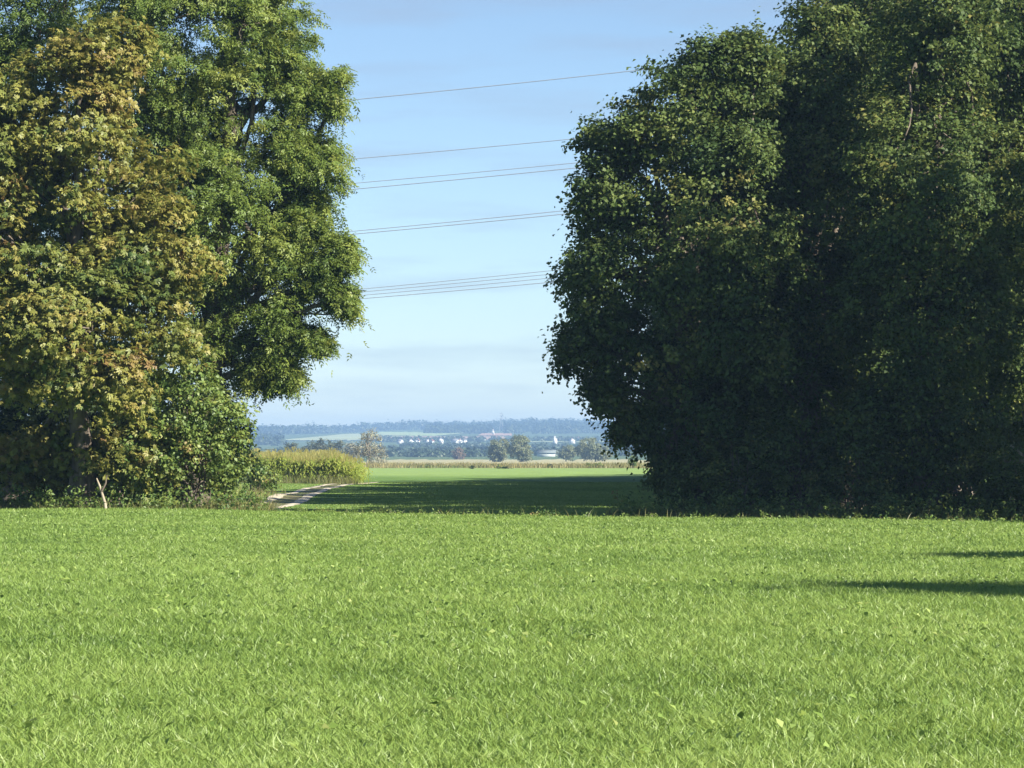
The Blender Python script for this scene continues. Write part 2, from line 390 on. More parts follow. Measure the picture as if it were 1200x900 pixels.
def copy_tree(src, x, y, rot, sc, label, group=None):
    r = src.copy(); COL.objects.link(r); r.location = (x, y, float(H(x, y))); r.rotation_euler = (0, 0, rot); r.scale = (sc, sc, sc)
    r["label"] = label
    if group: r["group"] = group
    elif "group" in r: del r["group"]
    for ch in src.children:
        c = ch.copy(); COL.objects.link(c); c.parent = r
    return r
def LB(D, *L):
    """lobes from centre and radii measured at distance D; (px, py, rx, ry[, depth offset[, depth radius]])"""
    out = []
    for l in L:
        px, py, rx, ry = l[:4]; dd = l[4] if len(l) > 4 else 0; d = D + dd
        rX, rZ = rx / F * d, ry / F * d; rY = l[5] if len(l) > 5 else (rX + rZ) / 2
        out.append((PX(px, d), d, PZ(py, d), rX, rY, rZ))
    return out

# --- right stand
GR = "broadleaf trees of the dark stand on the right"
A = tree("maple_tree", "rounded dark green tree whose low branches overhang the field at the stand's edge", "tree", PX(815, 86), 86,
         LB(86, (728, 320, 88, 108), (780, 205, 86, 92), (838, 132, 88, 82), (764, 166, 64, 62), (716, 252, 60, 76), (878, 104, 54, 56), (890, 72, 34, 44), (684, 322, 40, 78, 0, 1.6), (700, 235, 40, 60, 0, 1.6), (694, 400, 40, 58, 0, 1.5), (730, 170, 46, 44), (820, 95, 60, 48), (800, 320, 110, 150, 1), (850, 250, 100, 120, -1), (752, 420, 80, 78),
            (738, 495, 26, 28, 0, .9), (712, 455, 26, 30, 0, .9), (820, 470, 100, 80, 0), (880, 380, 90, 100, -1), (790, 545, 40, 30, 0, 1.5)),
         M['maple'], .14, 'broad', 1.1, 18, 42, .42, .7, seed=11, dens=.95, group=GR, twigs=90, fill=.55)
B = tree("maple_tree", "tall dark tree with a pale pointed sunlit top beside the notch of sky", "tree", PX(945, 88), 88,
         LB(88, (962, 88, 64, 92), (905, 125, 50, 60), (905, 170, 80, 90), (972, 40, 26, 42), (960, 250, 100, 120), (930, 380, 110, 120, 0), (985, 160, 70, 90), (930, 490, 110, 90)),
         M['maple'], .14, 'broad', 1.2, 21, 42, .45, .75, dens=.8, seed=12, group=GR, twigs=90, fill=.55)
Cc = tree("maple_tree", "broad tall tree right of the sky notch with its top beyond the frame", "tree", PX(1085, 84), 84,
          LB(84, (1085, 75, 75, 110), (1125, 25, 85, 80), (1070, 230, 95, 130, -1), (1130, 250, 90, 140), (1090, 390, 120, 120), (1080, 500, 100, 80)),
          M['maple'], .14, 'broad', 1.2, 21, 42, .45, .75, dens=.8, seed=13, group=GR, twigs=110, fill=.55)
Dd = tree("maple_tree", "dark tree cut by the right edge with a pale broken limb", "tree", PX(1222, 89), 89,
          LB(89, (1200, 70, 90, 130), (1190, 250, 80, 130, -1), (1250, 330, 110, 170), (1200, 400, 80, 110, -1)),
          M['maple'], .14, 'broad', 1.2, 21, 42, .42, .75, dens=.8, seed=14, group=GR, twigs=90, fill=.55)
# pale limbs that catch the light
def limb(parent, pts, r, label):
    g = Geo(); p = np.array([(PX(a, d), d, PZ(b, d)) for a, b, d in pts]) - np.array(parent.location)
    g.tube(p, np.linspace(r, r * .5, len(p)), 7)
    o = link("broken_limb", g.mesh("broken_limb", True), M['pale_bark'], parent); o["label"] = label
limb(Dd, [(1215, 535, 82), (1200, 540, 82), (1188, 541, 82), (1176, 540, 82)], .08, "pale broken limb")
limb(Dd, [(1200, 536, 82), (1191, 527, 82), (1184, 522, 82)], .06, "pale broken limb stub")
# trees further back in the stand, which throw the long shadow across the field
GB = "trees deeper in the dark stand"
rgs = np.random.default_rng(3)
for i, y in enumerate(np.linspace(99, 292, 32)):
    x = np.interp(y, [100, 150, 200, 240, 290], [12.6, 12.2, 16.4, 23.2, 36]) + (i % 2) * 1.5
    src, ro, sc = (Cc, B, A)[i % 3], rgs.uniform(0, 6.28), rgs.uniform(1.12, 1.3)
    copy_tree(src, x, y, ro, sc, "dark tree standing deeper in the stand behind the front row", GB)
    copy_tree(src, x + 9, y + 4, ro + 2, sc * 1.05, "dark tree standing deeper in the stand behind the front row", GB)
GO = "tall trees at the right beyond the frame"
for i, (src, x, y, ro, sc) in enumerate([(B, 21.5, 79, .6, .95), (B, 23, 71.5, 2.6, 1.36), (B, 28.5, 68, 4.2, 1.4), (B, 24.9, 19.4, 1.2, 1.0), (B, 29.4, 32.3, 3.3, 1.02)]):
    copy_tree(src, x, y, ro, sc, "tall broadleaf tree to the right of the meadow beyond the frame", GO)
# undergrowth of the stand
GU = "dark undergrowth shrubs at the foot of the right stand"
for i, (px, py, rx, ry, d, lab) in enumerate([
        (815, 560, 42, 42, 85, "low dark shrub at the left end of the undergrowth by the open field"),
        (870, 540, 55, 62, 84, "dark shrub under the overhanging edge tree"),
        (935, 535, 55, 68, 84.5, "dark shrub below the tree with the pointed top"),
        (1000, 545, 55, 60, 83.5, "dark shrub midway along the foot of the stand"),
        (1065, 535, 55, 68, 84, "tall dark shrub under the tree right of the sky notch"),
        (1130, 548, 55, 56, 83.5, "dark shrub second from the right edge"),
        (1195, 560, 45, 46, 82.5, "dark shrub below the pale broken limb")]):
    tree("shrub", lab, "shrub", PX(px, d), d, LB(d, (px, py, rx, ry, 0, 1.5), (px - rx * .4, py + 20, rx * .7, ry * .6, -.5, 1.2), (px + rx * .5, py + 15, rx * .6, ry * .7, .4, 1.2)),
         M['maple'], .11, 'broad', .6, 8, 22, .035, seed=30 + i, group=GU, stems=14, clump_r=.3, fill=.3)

# --- left group
tree("chestnut_tree", "horse chestnut with yellowing brown autumn leaves at the left edge", "tree", PX(95, 80), 80,
     LB(80, (110, 60, 62, 66), (62, 150, 100, 100), (130, 215, 95, 85), (40, 290, 130, 110, -1), (165, 295, 85, 80, -1), (90, 385, 135, 80, -2.4), (180, 385, 74, 70, -1.6),
        (35, 440, 90, 52, -2.5), (125, 448, 72, 46, -2.3), (100, 525, 72, 55, .3, 1.4), (165, 525, 48, 50, .4, 1.3), (25, 535, 70, 55, .5, 1.4), (-60, 220, 110, 180)),
     M['chestnut'], .165, 'palmate', 1.15, 20, 19, .36, .8, dens=.85, seed=21, twigs=80, clump_r=.42, fill=.35, droop=.7, flat=.62)
tree("ash_tree", "tall fresh green tree leaning out over the gap behind the chestnut", "tree", PX(225, 86), 86,
     LB(86, (225, 40, 115, 110), (312, 50, 58, 80), (290, 150, 100, 95), (340, 150, 46, 62), (312, 232, 66, 75), (245, 260, 105, 110), (326, 306, 52, 48, -.5), (378, 322, 20, 26, -.6, .9), (328, 366, 26, 27, -.4, 1),
        (322, 418, 20, 24, -.4, .8), (400, 352, 12, 11, -.5, .5), (400, 296, 9, 14, -.3, .5), (368, 396, 17, 12, -.5, .6), (332, 441, 13, 10, -.3, .5), (302, 432, 15, 14, -.3, .6), (384, 108, 18, 26, 0, .8), (350, 92, 46, 58), (362, 205, 40, 52), (330, 60, 50, 70), (368, 262, 34, 46), (205, 270, 60, 90, 1.5), (245, 385, 60, 72), (180, 120, 100, 120, 1), (250, -60, 110, 80)),
     M['ash'], .20, 'pinnate', 1.05, 18, 20, .42, .8, dens=.9, seed=22, twigs=110, clump_r=.44, fill=.5, droop=.6)
tree("ash_tree", "darker green tree rising behind the chestnut at the top left corner", "tree", PX(15, 89), 89,
     LB(89, (10, 20, 95, 110), (60, -40, 90, 90), (-20, 160, 100, 140), (40, 300, 100, 120), (30, 430, 90, 90), (110, 380, 80, 110)),
     M['ash'], .22, 'pinnate', 1.2, 18, 16, .4, .8, seed=23, twigs=60, clump_r=.5, fill=.3)
GL = "shrubs at the foot of the left trees"
for i, (px, py, d, L, mt, lf, lab) in enumerate([
        (225, 500, 80.5, [(225, 490, 55, 72), (185, 530, 55, 52, -.5), (262, 515, 38, 60), (205, 440, 40, 45)], 'hazel', .115, "yellow green hazel shrub between the chestnut and the track"),
        (268, 545, 82, [(262, 552, 22, 33), (245, 562, 28, 28, -.6)], 'hazel', .10, "small green shrub at the right end of the left thicket"),
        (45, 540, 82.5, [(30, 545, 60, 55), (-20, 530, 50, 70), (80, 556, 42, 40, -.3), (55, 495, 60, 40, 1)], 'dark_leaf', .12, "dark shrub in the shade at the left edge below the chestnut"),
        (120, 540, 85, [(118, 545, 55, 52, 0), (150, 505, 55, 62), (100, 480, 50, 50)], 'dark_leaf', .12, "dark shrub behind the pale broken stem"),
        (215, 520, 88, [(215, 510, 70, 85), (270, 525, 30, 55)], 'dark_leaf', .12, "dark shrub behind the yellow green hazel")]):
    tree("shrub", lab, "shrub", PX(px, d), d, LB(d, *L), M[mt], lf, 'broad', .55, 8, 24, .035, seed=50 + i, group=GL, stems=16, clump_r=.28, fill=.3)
tree("bush", "low green bush beside the track in front of the maize", "bush", PX(300, 128), 128,
     LB(128, (296, 556, 26, 17, 0, 1.1), (312, 562, 18, 13, 0, .9)), M['hazel'], .13, 'broad', .45, 8, 16, .03, seed=60, stems=10, clump_r=.25)
def stump():
    d = 78.5; x = PX(121, d); z = float(H(x, d)); root = thing("broken_stem", "pale broken leaning stem under the chestnut", "dead stem", (x, d, z))
    g = Geo(); g.tube([(0.1, 0, -.1), (.06, 0, .2), (-.02, .02, .45), (-.1, .05, .7), (-.2, .05, .95)], [.055, .05, .042, .036, .02], 8)
    link("stem", g.mesh("stem", True), M['pale_bark'], root)
    g = Geo(); g.tube([(-.05, .02, .55), (.08, 0, .8), (.12, 0, 1.05)], [.04, .03, .012], 6)
    link("side_twig", g.mesh("side_twig", True), M['bark'], root)
stump()

# ------------------------------------------------------------------ grass
def vnoise(x, y, s, seed=0):
    """cheap value noise on arrays"""
    rg = np.random.default_rng(seed); T = rg.random((256, 256))
    u, v = x / s, y / s; i, j = np.floor(u).astype(int), np.floor(v).astype(int); a, b = u - i, v - j
    a = a * a * (3 - 2 * a); b = b * b * (3 - 2 * b)
    g = lambda p, q: T[p % 256, q % 256]
    return (g(i, j) * (1 - a) + g(i + 1, j) * a) * (1 - b) + (g(i, j + 1) * (1 - a) + g(i + 1, j + 1) * a) * b

def blades(rg, x, y, L, Wd, lean=.45, seg=2):
    """arched tapering blades; returns verts (n*2*(seg+1)) and quads"""
    n = len(x); az = rg.uniform(0, 2 * np.pi, n); dx, dy = np.cos(az), np.sin(az)
    ln = np.abs(rg.normal(lean, .25, n)); vs = []
    tw = rg.uniform(0, 2 * np.pi, n); wx, wy = np.cos(tw), np.sin(tw)
    z0 = H(x, y)
    for k in range(seg + 1):
        t = k / seg; w = Wd * (1 - .88 * t ** 1.5) * .5; off = L * ln * t ** 1.8; up = L * t * (1 - .25 * ln * t)
        cx, cy, cz = x + dx * off, y + dy * off, z0 + up
        vs += [np.stack([cx - wx * w, cy - wy * w, cz], 1), np.stack([cx + wx * w, cy + wy * w, cz], 1)]
    v = np.stack(vs, 1); m = 2 * (seg + 1); b = np.arange(n)[:, None] * m
    f = np.concatenate([b + np.array([2 * k, 2 * k + 1, 2 * k + 3, 2 * k + 2]) for k in range(seg)])
    return v.reshape(-1, 3), f, m

def grass():
    rg = np.random.default_rng(77)
    # density falls with distance, blades become tufts
    D = []; edges = np.exp(np.linspace(math.log(9.5), math.log(210), 70))
    for a, b in zip(edges[:-1], edges[1:]):
        d = (a + b) / 2; area = 2 * (.2 * d + 2.7) * (b - a)
        dens = 2600 * (13 / d) ** 1.35
        D.append(np.sqrt(rg.uniform(a * a, b * b, int(area * dens))))
    D = np.concatenate(D); x, y = (.2 * D + 2.7) * rg.uniform(-1, 1, len(D)), D
    rd = rut_dist(x, y); ok = ((rd > .95 + .10 * rg.normal(0, 1, len(x))) | ((rd < .40) & (rg.random(len(x)) < .35))) & ((y < crest(x) + 6) | (rg.random(len(x)) < .8)); x, y, D, rd = x[ok], y[ok], D[ok], rd[ok]
    big = vnoise(x, y, 4.5, 1) * .5 + vnoise(x, y, 1.3, 2) * .5; med = vnoise(x, y, .30, 3); tuft = vnoise(x, y, .13 + .0 * x, 4)
    L = np.clip((rd - .7) / 6, .22, 1) * (.030 + .030 * big + .032 * med + .042 * tuft) * rg.uniform(.75, 1.25, len(x)); Wd = (.0075 + .00026 * D) * rg.uniform(.7, 1.5, len(x))
    v, f, m = blades(rg, x, y, L, Wd, .7)
    tint = np.clip(-.10 + .55 * big + .24 * med + .30 * tuft + rg.normal(0, .13, len(x)), 0, 1)
    o = link("meadow_grass", mesh_np("meadow_grass", v, f, {"tint": np.repeat(tint, m)}), M['grass'])
    tag(o, "short bright green meadow grass filling the foreground", "grass", kind="stuff")
    # broader leaves of clover and dock among the blades
    n = 9000; d = np.sqrt(rg.uniform(12 ** 2, 78 ** 2, n)); x = d * rg.uniform(-.235, .235, n); k = vnoise(x, d, 1.6, 9) > .52; x, d = x[k], d[k]; n = len(x)
    P = np.stack([x, d, H(x, d) + rg.uniform(.06, .13, n)], 1)
    v = leaf_quads(P, unit(np.array([0, 0, 1.]) + .8 * rdir(rg, n)), rdir(rg, n), rg.uniform(.04, .085, n), rg.uniform(.03, .05, n))
    nr = 70; rx = np.sqrt(rg.uniform(12 ** 2, 60 ** 2, nr)); cx = rx * rg.uniform(-.21, .21, nr); q = 8; i = np.repeat(np.arange(nr), q)   # dock rosettes
    rp = np.stack([cx[i] + rg.normal(0, .04, nr * q), rx[i] + rg.normal(0, .04, nr * q), H(cx[i], rx[i]) + rg.uniform(.05, .13, nr * q)], 1)
    rd_ = rdir(rg, nr * q); rd_[:, 2] = np.abs(rd_[:, 2]) * .6; rs_ = rg.uniform(.045, .09, nr)[i] * rg.uniform(.7, 1.2, nr * q)
    v = np.concatenate([v, leaf_quads(rp, unit(np.array([0, 0, 1.]) + .5 * rdir(rg, nr * q)), rd_, rs_, rs_ * .45)]); n = len(v) // 4
    o = link("clover_leaves", mesh_np("clover_leaves", v, quads(v), {"tint": np.repeat(np.clip(rg.normal(.52, .27, n), 0, 1), 4)}), M['grass'])
    tag(o, "small broad clover and dock leaves among the meadow grass", "clover", kind="stuff")
    # taller weeds and dry grass along the edges of both thickets and the crest
    xs, ys, Ls, ts = [], [], [], []
    def strip(n, x0, x1, yfun, spread, l0, l1, t0, t1):
        a = rg.uniform(x0, x1, n); xs.append(a); ys.append(yfun(a) + rg.normal(0, spread, n)); Ls.append(rg.uniform(l0, l1, n)); ts.append(rg.uniform(t0, t1, n))
    strip(2200, -17, -7.6, lambda a: 79.8 + 0 * a, .7, .15, .42, .0, .45)
    strip(1500, -9.4, -7.3, lambda a: 81 + 0 * a, .9, .25, .7, .1, .6)
    strip(900, -16, -10.9, lambda a: 120 + 0 * a, 4, .2, .5, .1, .6)
    strip(2600, -27, -11.4, lambda a: 194.5 + 0 * a, 1.3, .35, 1.0, .0, .45)
    strip(2200, 3, 18, lambda a: 82.3 + 0 * a, .6, .2, .5, 0, .45)
    strip(380, -8, 16, lambda a: crest(a) + .8, .7, .12, .36, 0, .45)
    x, y, L, tt = map(np.concatenate, (xs, ys, Ls, ts))
    v, f, m = blades(rg, x, y, L, np.full(len(x), .022), .5, 3)
    o = link("verge_grass", mesh_np("verge_grass", v, f, {"tint": np.repeat(tt, m)}), M['dry_grass'])
    tag(o, "taller weedy grass along the edges of the thickets", "grass", kind="stuff")
    # leafy weeds: nettles and docks along the thicket feet, a few on the crest
    n = 720; a = np.concatenate([rg.uniform(-17, -7.4, 240), rg.uniform(3.2, 17, 330), rg.uniform(-8, 16, 150)])
    yy = np.concatenate([79.2 + rg.normal(0, .5, 240), 81.6 - .12 * np.arange(330) / 330 + rg.normal(0, .6, 330), crest(a[570:]) + rg.uniform(-1, 1.5, 150)])
    hh = np.concatenate([rg.uniform(.25, .85, 240), rg.uniform(.25, .9, 330), rg.uniform(.08, .22, 150)]); q = 16; i = np.repeat(np.arange(n), q)
    P = np.stack([a[i] + rg.normal(0, .09, n * q), yy[i] + rg.normal(0, .09, n * q), H(a[i], yy[i]) + hh[i] * rg.uniform(.15, 1, n * q)], 1)
    sz = (.06 + .1 * hh[i]) * rg.uniform(.6, 1.3, n * q); v = leaf_quads(P, unit(np.array([0, 0, .8]) + .8 * rdir(rg, n * q)), rdir(rg, n * q), sz, sz * .5)
    o = link("weeds", mesh_np("weeds", v, quads(v), {"tint": np.repeat(np.clip(rg.normal(.4, .2, n)[i] + rg.normal(0, .1, n * q), 0, 1), 4)}), M['hazel'])
    tag(o, "leafy weeds along the feet of both thickets", "weeds", kind="stuff")
    # rough dry growth on the far side of the lit field
    n = 26000; y = rg.uniform(505, 640, n); x = y * rg.uniform(-.07, .075, n); k = vnoise(x, y, 9, 4) + vnoise(x, y, 30, 6) > .85; x, y = x[k], y[k]
    L = rg.uniform(.4, 1.1, len(x)) * (.6 + .8 * vnoise(x, y, 12, 5)); v, f, m = blades(rg, x, y, L, np.full(len(x), .12), .4)
    o = link("rough_grass", mesh_np("rough_grass", v, f, {"tint": np.repeat(np.clip(vnoise(x, y, 14, 8) * .75 - .05 + rg.normal(0, .12, len(x)), 0, 1), m)}), M['dry_grass'])
    tag(o, "tawny rough grass beyond the far green field", "grass", kind="stuff")
grass()

# ------------------------------------------------------------------ maize field
def maize():
    rg = np.random.default_rng(8); n = 8200
    y = 196 + 44 * rg.random(n) ** 1.7; x = rg.uniform(-40, -10, n); k = (x < -.0610 * y + rg.normal(0, .5, n)) & (vnoise(x, y, .9, 33) > .18); x, y = x[k], y[k]; n = len(x)
    hh = rg.normal(1.9, .2, n) + .7 * (vnoise(x, y, 1.7, 31) - .5) - .45 * sstep(1.6, 0, -.0610 * y - x); z = H(x, y); V, Fq, Tn, off = [], [], [], 0
    def add(v, f, t):
        nonlocal off
        V.append(v.reshape(-1, 3)); Fq.append(f + off); Tn.append(t); off += len(v.reshape(-1, 3))
    w = .025                                                # stalks
    v = np.stack([np.stack([x - w, y, z], 1), np.stack([x + w, y, z], 1), np.stack([x + w * .6, y, z + hh], 1), np.stack([x - w * .6, y, z + hh], 1)], 1)
    add(v, np.arange(4 * n).reshape(-1, 4), np.full(4 * n, .45))
    for k in range(10):                                     # arching strap leaves
        az = rg.uniform(0, 2 * np.pi, n); L = rg.uniform(.5, .85, n); zb = z + hh * (.14 + .075 * k + rg.uniform(-.03, .03, n)); dx, dy = np.cos(az), np.sin(az)
        pts = []
        for t, up, wd in ((0, 0, .035), (.4, .24, .05), (.8, .18, .04), (1.05, -.06, .006)):
            cx, cy, cz = x + dx * L * t, y + dy * L * t, zb + L * up
            pts += [np.stack([cx - dy * wd, cy + dx * wd, cz], 1), np.stack([cx + dy * wd, cy - dx * wd, cz], 1)]
        b = np.arange(n)[:, None] * 8; f = np.concatenate([b + np.array([2 * q, 2 * q + 1, 2 * q + 3, 2 * q + 2]) for q in range(3)])
        add(np.stack(pts, 1), f, np.repeat(np.clip(rg.normal(.34 + .025 * (k - 4), .13, n), 0, 1), 8))
    for k in range(4):                                      # tassels
        az = rg.uniform(0, 2 * np.pi, n); dx, dy = np.cos(az) * .13, np.sin(az) * .13; zt = z + hh
        v = np.stack([np.stack([x - .012, y, zt - .05], 1), np.stack([x + .012, y, zt - .05], 1), np.stack([x + dx + .012, y + dy, zt + .26], 1), np.stack([x + dx - .012, y + dy, zt + .26], 1)], 1)
        add(v, np.arange(4 * n).reshape(-1, 4), np.full(4 * n, .84))
    o = link("maize_crop", mesh_np("maize_crop", np.concatenate(V), np.concatenate(Fq), {"tint": np.concatenate(Tn)}), M['corn'])
    tag(o, "field of standing maize with tawny tassels beyond the left thicket", "maize", kind="stuff")
maize()

# ------------------------------------------------------------------ power cables
GC = "power cables crossing the sky"
def cable(px0, py0, px1, py1, D, label, r=.02):
    e = np.linspace(-160, 1360, 60); s = (py1 - py0) / (px1 - px0)
    yy = py0 + (e - px0) * s - ((e - px0) * (e - px1)) * -2.2e-5 * -1
    P = np.array([(PX(a, D), D, PZ(b, D)) for a, b in zip(e, yy)])
    g = Geo(); g.tube(P, r * 1.4, 6); o = link("power_cable", g.mesh("power_cable", True), M['wire']); tag(o, label, "power cable", GC)
for c in [(420, 115, 800, 75, 220, "single topmost power cable high in the gap of sky", .022), (430, 184, 690, 160, 221, "single power cable second from the top", .02),
          (415, 214, 655, 192, 222, "upper cable of the close pair below the second cable", .018), (415, 221, 655, 198, 219, "lower cable of the close pair below the second cable", .021),
          (430, 269, 645, 248, 222, "upper cable of the tight pair in mid sky above the lowest bundle", .019), (430, 272.5, 645, 252, 219, "lower cable of the tight pair in mid sky above the lowest bundle", .021),
          (440, 337, 635, 318, 223, "top cable of the lowest bundle of four", .016), (440, 340.5, 635, 322, 221, "second cable down in the lowest bundle of four", .016),
          (440, 344.5, 635, 326.5, 219, "third cable down in the lowest bundle of four", .016), (440, 348.5, 635, 331.5, 217, "bottom cable of the lowest bundle of four", .018)]:
    cable(*c)

# ------------------------------------------------------------------ middle distance and far trees
def far_tree(name, label, cat, D, L, mat, leaf, seed, group=None, trunk_r=.3, top=.6, **kw):
    px = sum(l[0] for l in L) / len(L)
    return tree(name, label, cat, PX(px, D), D, LB(D, *L), M[mat], leaf, 'broad', kw.pop('sub_r', 1.3), 8, kw.pop('nleaf', 12), trunk_r, top, seed=seed, group=group, clump_r=.8, twigs=30, **kw)
far_tree("willow_tree", "pale greyish dry willow at the far end of the maize", "tree", 640, [(434, 520, 14, 16), (441, 532, 12, 14), (425, 530, 10, 13)], 'pale_willow', .3, 70, nleaf=13, bark='pale_bark')
far_tree("round_tree", "left crown of the pair of round trees in mid valley", "tree", 1150, [(586, 526, 13, 14), (580, 533, 9, 9)], 'willow', .5, 71)
far_tree("round_tree", "right crown of the pair of round trees in mid valley", "tree", 1130, [(608, 524, 15, 15), (614, 531, 11, 10)], 'willow', .5, 72)
far_tree("round_tree", "wide low grey green tree right of the white tower", "tree", 1200, [(690, 526, 17, 13), (705, 531, 12, 9)], 'willow', .5, 73)
far_tree("round_tree", "smaller grey green tree immediately right of the white tower", "tree", 1260, [(667, 530, 10, 9), (660, 533, 8, 6)], 'willow', .5, 74)
far_tree("russet_tree", "small rust coloured tree below the white houses", "tree", 1500, [(537, 532, 8, 8)], 'rust_leaf', .5, 75)
GH = "dark hedge trees above the maize"
for i, (px, py, rx, ry, lab) in enumerate([(343, 524, 12, 6, "left low dark hedge tree above the maize"), (362, 523, 12, 7, "second dark hedge tree above the maize"),
                                           (380, 521, 12, 8, "third dark hedge tree above the maize"), (396, 521, 10, 8, "dark hedge tree next to the pale willow"), (412, 524, 11, 9, "greyish hedge tree touching the pale willow")]):
    far_tree("hedge_tree", lab, "tree", 900 + 8 * i, [(px, py + 4, rx, ry + 3)], 'pale_willow' if i == 4 else 'hedge_leaf', .4, 80 + i, GH)
GW = "small bushes on the far field edge"
for i, (px, py, rx, ry, D, lab) in enumerate([(553, 550, 3, 3.4, 470, "small round dark bush on the edge of the far field"), (585, 549, 4.5, 3.6, 480, "left bush of the two by the tawny grass"),
                                              (594, 549.5, 6, 2.8, 476, "wider bush of the two by the tawny grass"), (694, 546, 12, 3, 520, "long low bush below the grey green trees"),
                                              (645, 546, 3, 3, 520, "tiny bush in the tawny grass below the white tower"), (741, 540, 5, 5, 500, "dark bush under the overhanging branches")]):
    tree("bush", lab, "bush", PX(px, D), D, LB(D, (px, py, rx, ry), (px + rx * .4, py + 1, rx * .7, ry * .8)), M['hazel'] if i % 2 else M['dark_leaf'], .22, 'broad', .5, 7, 10, .03, seed=90 + i, group=GW, stems=6, clump_r=.3)

def wood(name, label, spots, seed, mat, q=40, leaf=1.6):
    """a far wood read as one mass: many crowns of leaf clumps"""
    rg = np.random.default_rng(seed); s = np.asarray(spots, float); n = len(s); i = np.repeat(np.arange(n), q)
    d = rdir(rg, n * q); d[:, 2] = np.abs(d[:, 2]) * 1.15 - .15
    R = s[i, 3:4] * np.array([1, 1, 0]) + s[i, 4:5] * np.array([0, 0, 1]) * .95
    P = np.stack([s[i, 0], s[i, 1], s[i, 2]], 1) + d * R * rg.uniform(.75, 1.05, (n * q, 1)); P[:, 2] = np.maximum(P[:, 2], s[i, 2] + .2)
    Ls = leaf * rg.uniform(.7, 1.5, n * q) * s[i, 3] / 4
    v = leaf_quads(P, unit(d + .5 * rdir(rg, n * q)), rdir(rg, n * q), Ls * 1.4, Ls * 1.2)
    t = np.clip(.5 + rg.normal(0, .22, n)[i] + rg.normal(0, .1, n * q), 0, 1)
    o = link(name, mesh_np(name, v, quads(v), {"tint": np.repeat(t, 4)}), M[mat]); return tag(o, label, "wood", kind="stuff")
rg = np.random.default_rng(42)
def spots(n, D0, D1, p0, p1, r0, r1, h0, h1, keep=None):
    out = []
    for _ in range(n):
        D = rg.uniform(D0, D1); px = rg.uniform(p0, p1)
        if keep and not keep(px, D): continue
        x = PX(px, D); out.append((x, D, float(H(x, D)), rg.uniform(r0, r1), rg.uniform(h0, h1)))
    return out
ridge = spots(1500, 5000, 6100, 255, 800, 4.5, 8, 14, 22, lambda p, D: not (430 < p < 565 and D < 5250))
ridge += spots(300, 4300, 5300, 255, 405, 5, 8, 13, 19, lambda p, D: p < 330 + (D - 4300) * .1)
ridge += spots(14, 5400, 5600, 355, 372, 3, 4.5, 24, 33) + spots(5, 5400, 5500, 582, 592, 4, 6, 24, 28)
ridge += spots(160, 4450, 4700, 500, 575, 5, 7, 12, 17)
ridge += spots(300, 4400, 5100, 590, 790, 5, 7.5, 12, 18)
wood("ridge_wood", "hazy blue wood along the ridge on the skyline", ridge, 1, 'wood_far')
valley = spots(260, 1700, 2500, 448, 580, 2.6, 4.5, 3, 5.5) + spots(130, 2500, 3000, 470, 600, 3, 5, 3, 4.5) + spots(160, 1800, 2900, 625, 760, 3, 5, 3, 5.5)
valley += spots(160, 3350, 3500, 440, 760, 4, 6, 5, 8) + spots(60, 1500, 2200, 270, 470, 4, 6, 4, 7) + spots(60, 2900, 3600, 270, 330, 5, 7, 9, 13)
wood("valley_wood", "hazy blue green treetops around the village in the valley", valley, 2, 'wood_far')

# ------------------------------------------------------------------ village
def house(px, py, D, w, l, h, rot, wall, roof, label, name="house", cat="house", group="white houses of the far village", win=True, ridge_h=None):
    """py = row of the eaves-to-foot middle; stands on the terrain"""
    x = PX(px, D); z = max(float(H(x, D)), PZ(py, D) - h * .5)
    root = thing(name, label, cat, (x, D, float(H(x, D))), group); root.rotation_euler = (0, 0, rot)
    w, l, h = w * .75, l * .7, h * .8
    b = z - float(H(x, D)); rh = ridge_h if ridge_h else w * .38
    g = Geo(); g.box(-w / 2, w / 2, -l / 2, l / 2, -1, b + h)
    for s in (-1, 1):                                      # gable triangles with real thickness
        y0, y1 = s * l / 2, s * (l / 2 - .3)
        v = [(-w / 2, y0, b + h), (w / 2, y0, b + h), (0.001, y0, b + h + rh), (-.001, y0, b + h + rh)]
        g.add(v, [(0, 1, 2, 3)])
    link("wall", g.mesh("wall"), M[wall], root)
    g = Geo(); e = .5
    for s in (-1, 1):
        a = np.array([(s * (w / 2 + e), -l / 2 - e, b + h - e * rh * 2 / w), (s * (w / 2 + e), l / 2 + e, b + h - e * rh * 2 / w), (0, l / 2 + e, b + h + rh), (0, -l / 2 - e, b + h + rh)])
        g.add(np.concatenate([a + [0, 0, .05], a + [0, 0, .3]]), [(0, 3, 2, 1), (4, 5, 6, 7), (0, 1, 5, 4), (1, 2, 6, 5), (2, 3, 7, 6), (3, 0, 4, 7)])
    rf = link("roof", g.mesh("roof"), M[roof], root)
    if name == "house":
        g = Geo(); g.box(w * .1, w * .1 + .7, -.4, .4, b + h + rh * .4, b + h + rh + .9); link("chimney", g.mesh("chimney"), M['red_roof'], rf)
    if win:
        for k in (-1, 1):
            g = Geo(); g.box(k * w * .22 - .5, k * w * .22 + .5, -l / 2 - .06, -l / 2 + .1, b + h * .45, b + h * .45 + 1.3); link("window", g.mesh("window"), M['glass'], root)
        g = Geo(); g.box(-.5, .5, -l / 2 - .05, -l / 2 + .1, b, b + 2.1); link("door", g.mesh("door"), M['bark'], root)
    return root
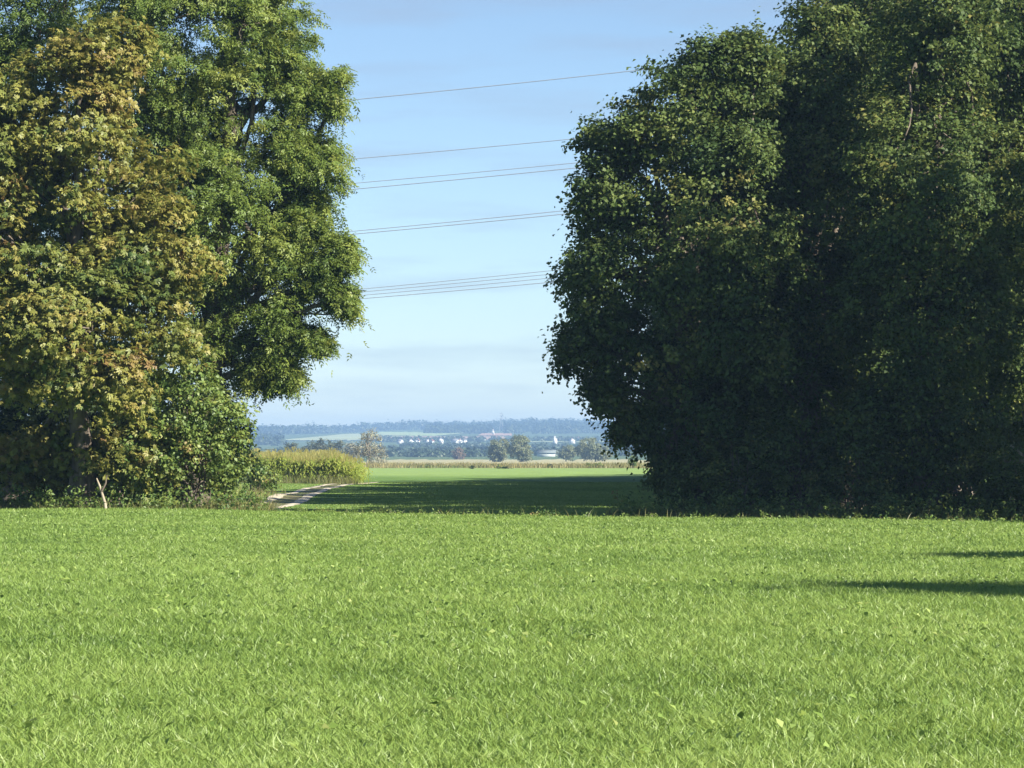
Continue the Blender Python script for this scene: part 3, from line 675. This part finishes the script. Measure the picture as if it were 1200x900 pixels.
HS = [(469, 523.5, 3180, 7, 9, 4.5, .9, 'grey_roof', "leftmost and faintest of the row of white village houses"),
      (481.5, 523, 3150, 7.5, 9, 5, .3, 'grey_roof', "white gabled house second from the left of the village row"),
      (489.5, 521.5, 3200, 7, 9, 5.5, -.2, 'red_roof', "white gabled house close beside the second house"),
      (501, 519.5, 3230, 6, 8, 4.5, .5, 'grey_roof', "left house of the close pair in mid village"),
      (506, 520, 3215, 6, 8, 4.5, -.4, 'red_roof', "right house of the close pair in mid village"),
      (517, 519.5, 3230, 7, 8, 6.5, .1, 'grey_roof', "tall narrow white house alone right of mid village"),
      (533, 519, 3260, 8, 12, 4, 1.2, 'grey_roof', "long low white house with a grey roof"),
      (539, 518, 3290, 6, 9, 4, .3, 'red_roof', "white house behind the long low one"),
      (544, 517.5, 3330, 6, 9, 4, -.6, 'grey_roof', "pale house at the right end of the village row"),
      (670.5, 520, 3230, 7, 8, 5.5, .4, 'grey_roof', "white house right of the white tower"),
      (677, 515.5, 3420, 6, 8, 5, -.3, 'grey_roof', "small white house up the slope right of the tower"),
      (719, 518.5, 3300, 8, 9, 5, .2, 'grey_roof', "white house glimpsed below the overhanging branches")]
for px, py, D, w, l, h, ro, rf, lab in HS: house(px, py, D, w, l, h, ro, 'white_wall', rf, lab)
house(650.5, 521, 3100, 5.5, 6, 8.5, .2, 'white_wall', 'white_wall', "narrow white tower building above the long pale roof", "tower_house", "tower", None, False, 3)
house(578, 507, 4250, 4.5, 5, 6, .2, 'white_wall', 'white_wall', "small white chapel alone on the slope left of the pylon", "chapel", "chapel", None, True, 4)
house(640, 533, 1750, 5, 17, 3.4, math.pi / 2, 'grey_wall', 'pale_roof', "long low grey shed with a pale roof below the white tower", "shed", "shed", None, False, 1.6)

def pylon(px, D, h):
    x = PX(px, D); z = float(H(x, D)); root = thing("pylon", "thin lattice power pylon standing against the ridge wood", "pylon", (x, D, z))
    g = Geo(); b = 3.2
    lv = np.linspace(0, h, 9); wd = b * (1 - lv / h) + .35
    for sx in (-1, 1):
        for sy in (-1, 1): g.tube(np.stack([sx * wd, sy * wd, lv], 1), .22, 4)
    for i in range(8):
        for s in (-1, 1):
            g.tube([(-wd[i], s * wd[i], lv[i]), (wd[i + 1], s * wd[i + 1], lv[i + 1])], .12, 4); g.tube([(wd[i], s * wd[i], lv[i]), (-wd[i + 1], s * wd[i + 1], lv[i + 1])], .12, 4)
            g.tube([(s * wd[i], -wd[i], lv[i]), (s * wd[i + 1], wd[i + 1], lv[i + 1])], .12, 4)
    link("mast", g.mesh("mast"), M['metal'], root)
    for t, w in ((.66, 6.5), (.79, 5), (.91, 3.5)):
        g = Geo(); g.tube([(-w, 0, h * t + .3), (0, 0, h * t), (w, 0, h * t + .3)], .2, 4); g.tube([(-w, 0, h * t + .3), (0, 0, h * t + 1.3), (w, 0, h * t + .3)], .14, 4)
        link("cross_arm", g.mesh("cross_arm"), M['metal'], root)
pylon(587.5, 4600, 36)

# ------------------------------------------------------------------ haze
def haze():
    g = Geo(); g.box(-7000, 7000, -7000, 7000, -2.5, 104)
    m = bpy.data.materials.new("haze_air"); m.use_nodes = True; t = m.node_tree; t.nodes.clear()
    out = t.nodes.new("ShaderNodeOutputMaterial"); p = t.nodes.new("ShaderNodeVolumePrincipled")
    p.inputs["Color"].default_value = (.37, .60, .94, 1); p.inputs["Density"].default_value = 2.1e-4; p.inputs["Anisotropy"].default_value = .2
    t.links.new(p.outputs[0], out.inputs["Volume"])
    o = link("haze", g.mesh("haze"), m); o["kind"] = "stuff"; o["label"] = "pale blue summer haze over the plain"; o["category"] = "haze"
haze()
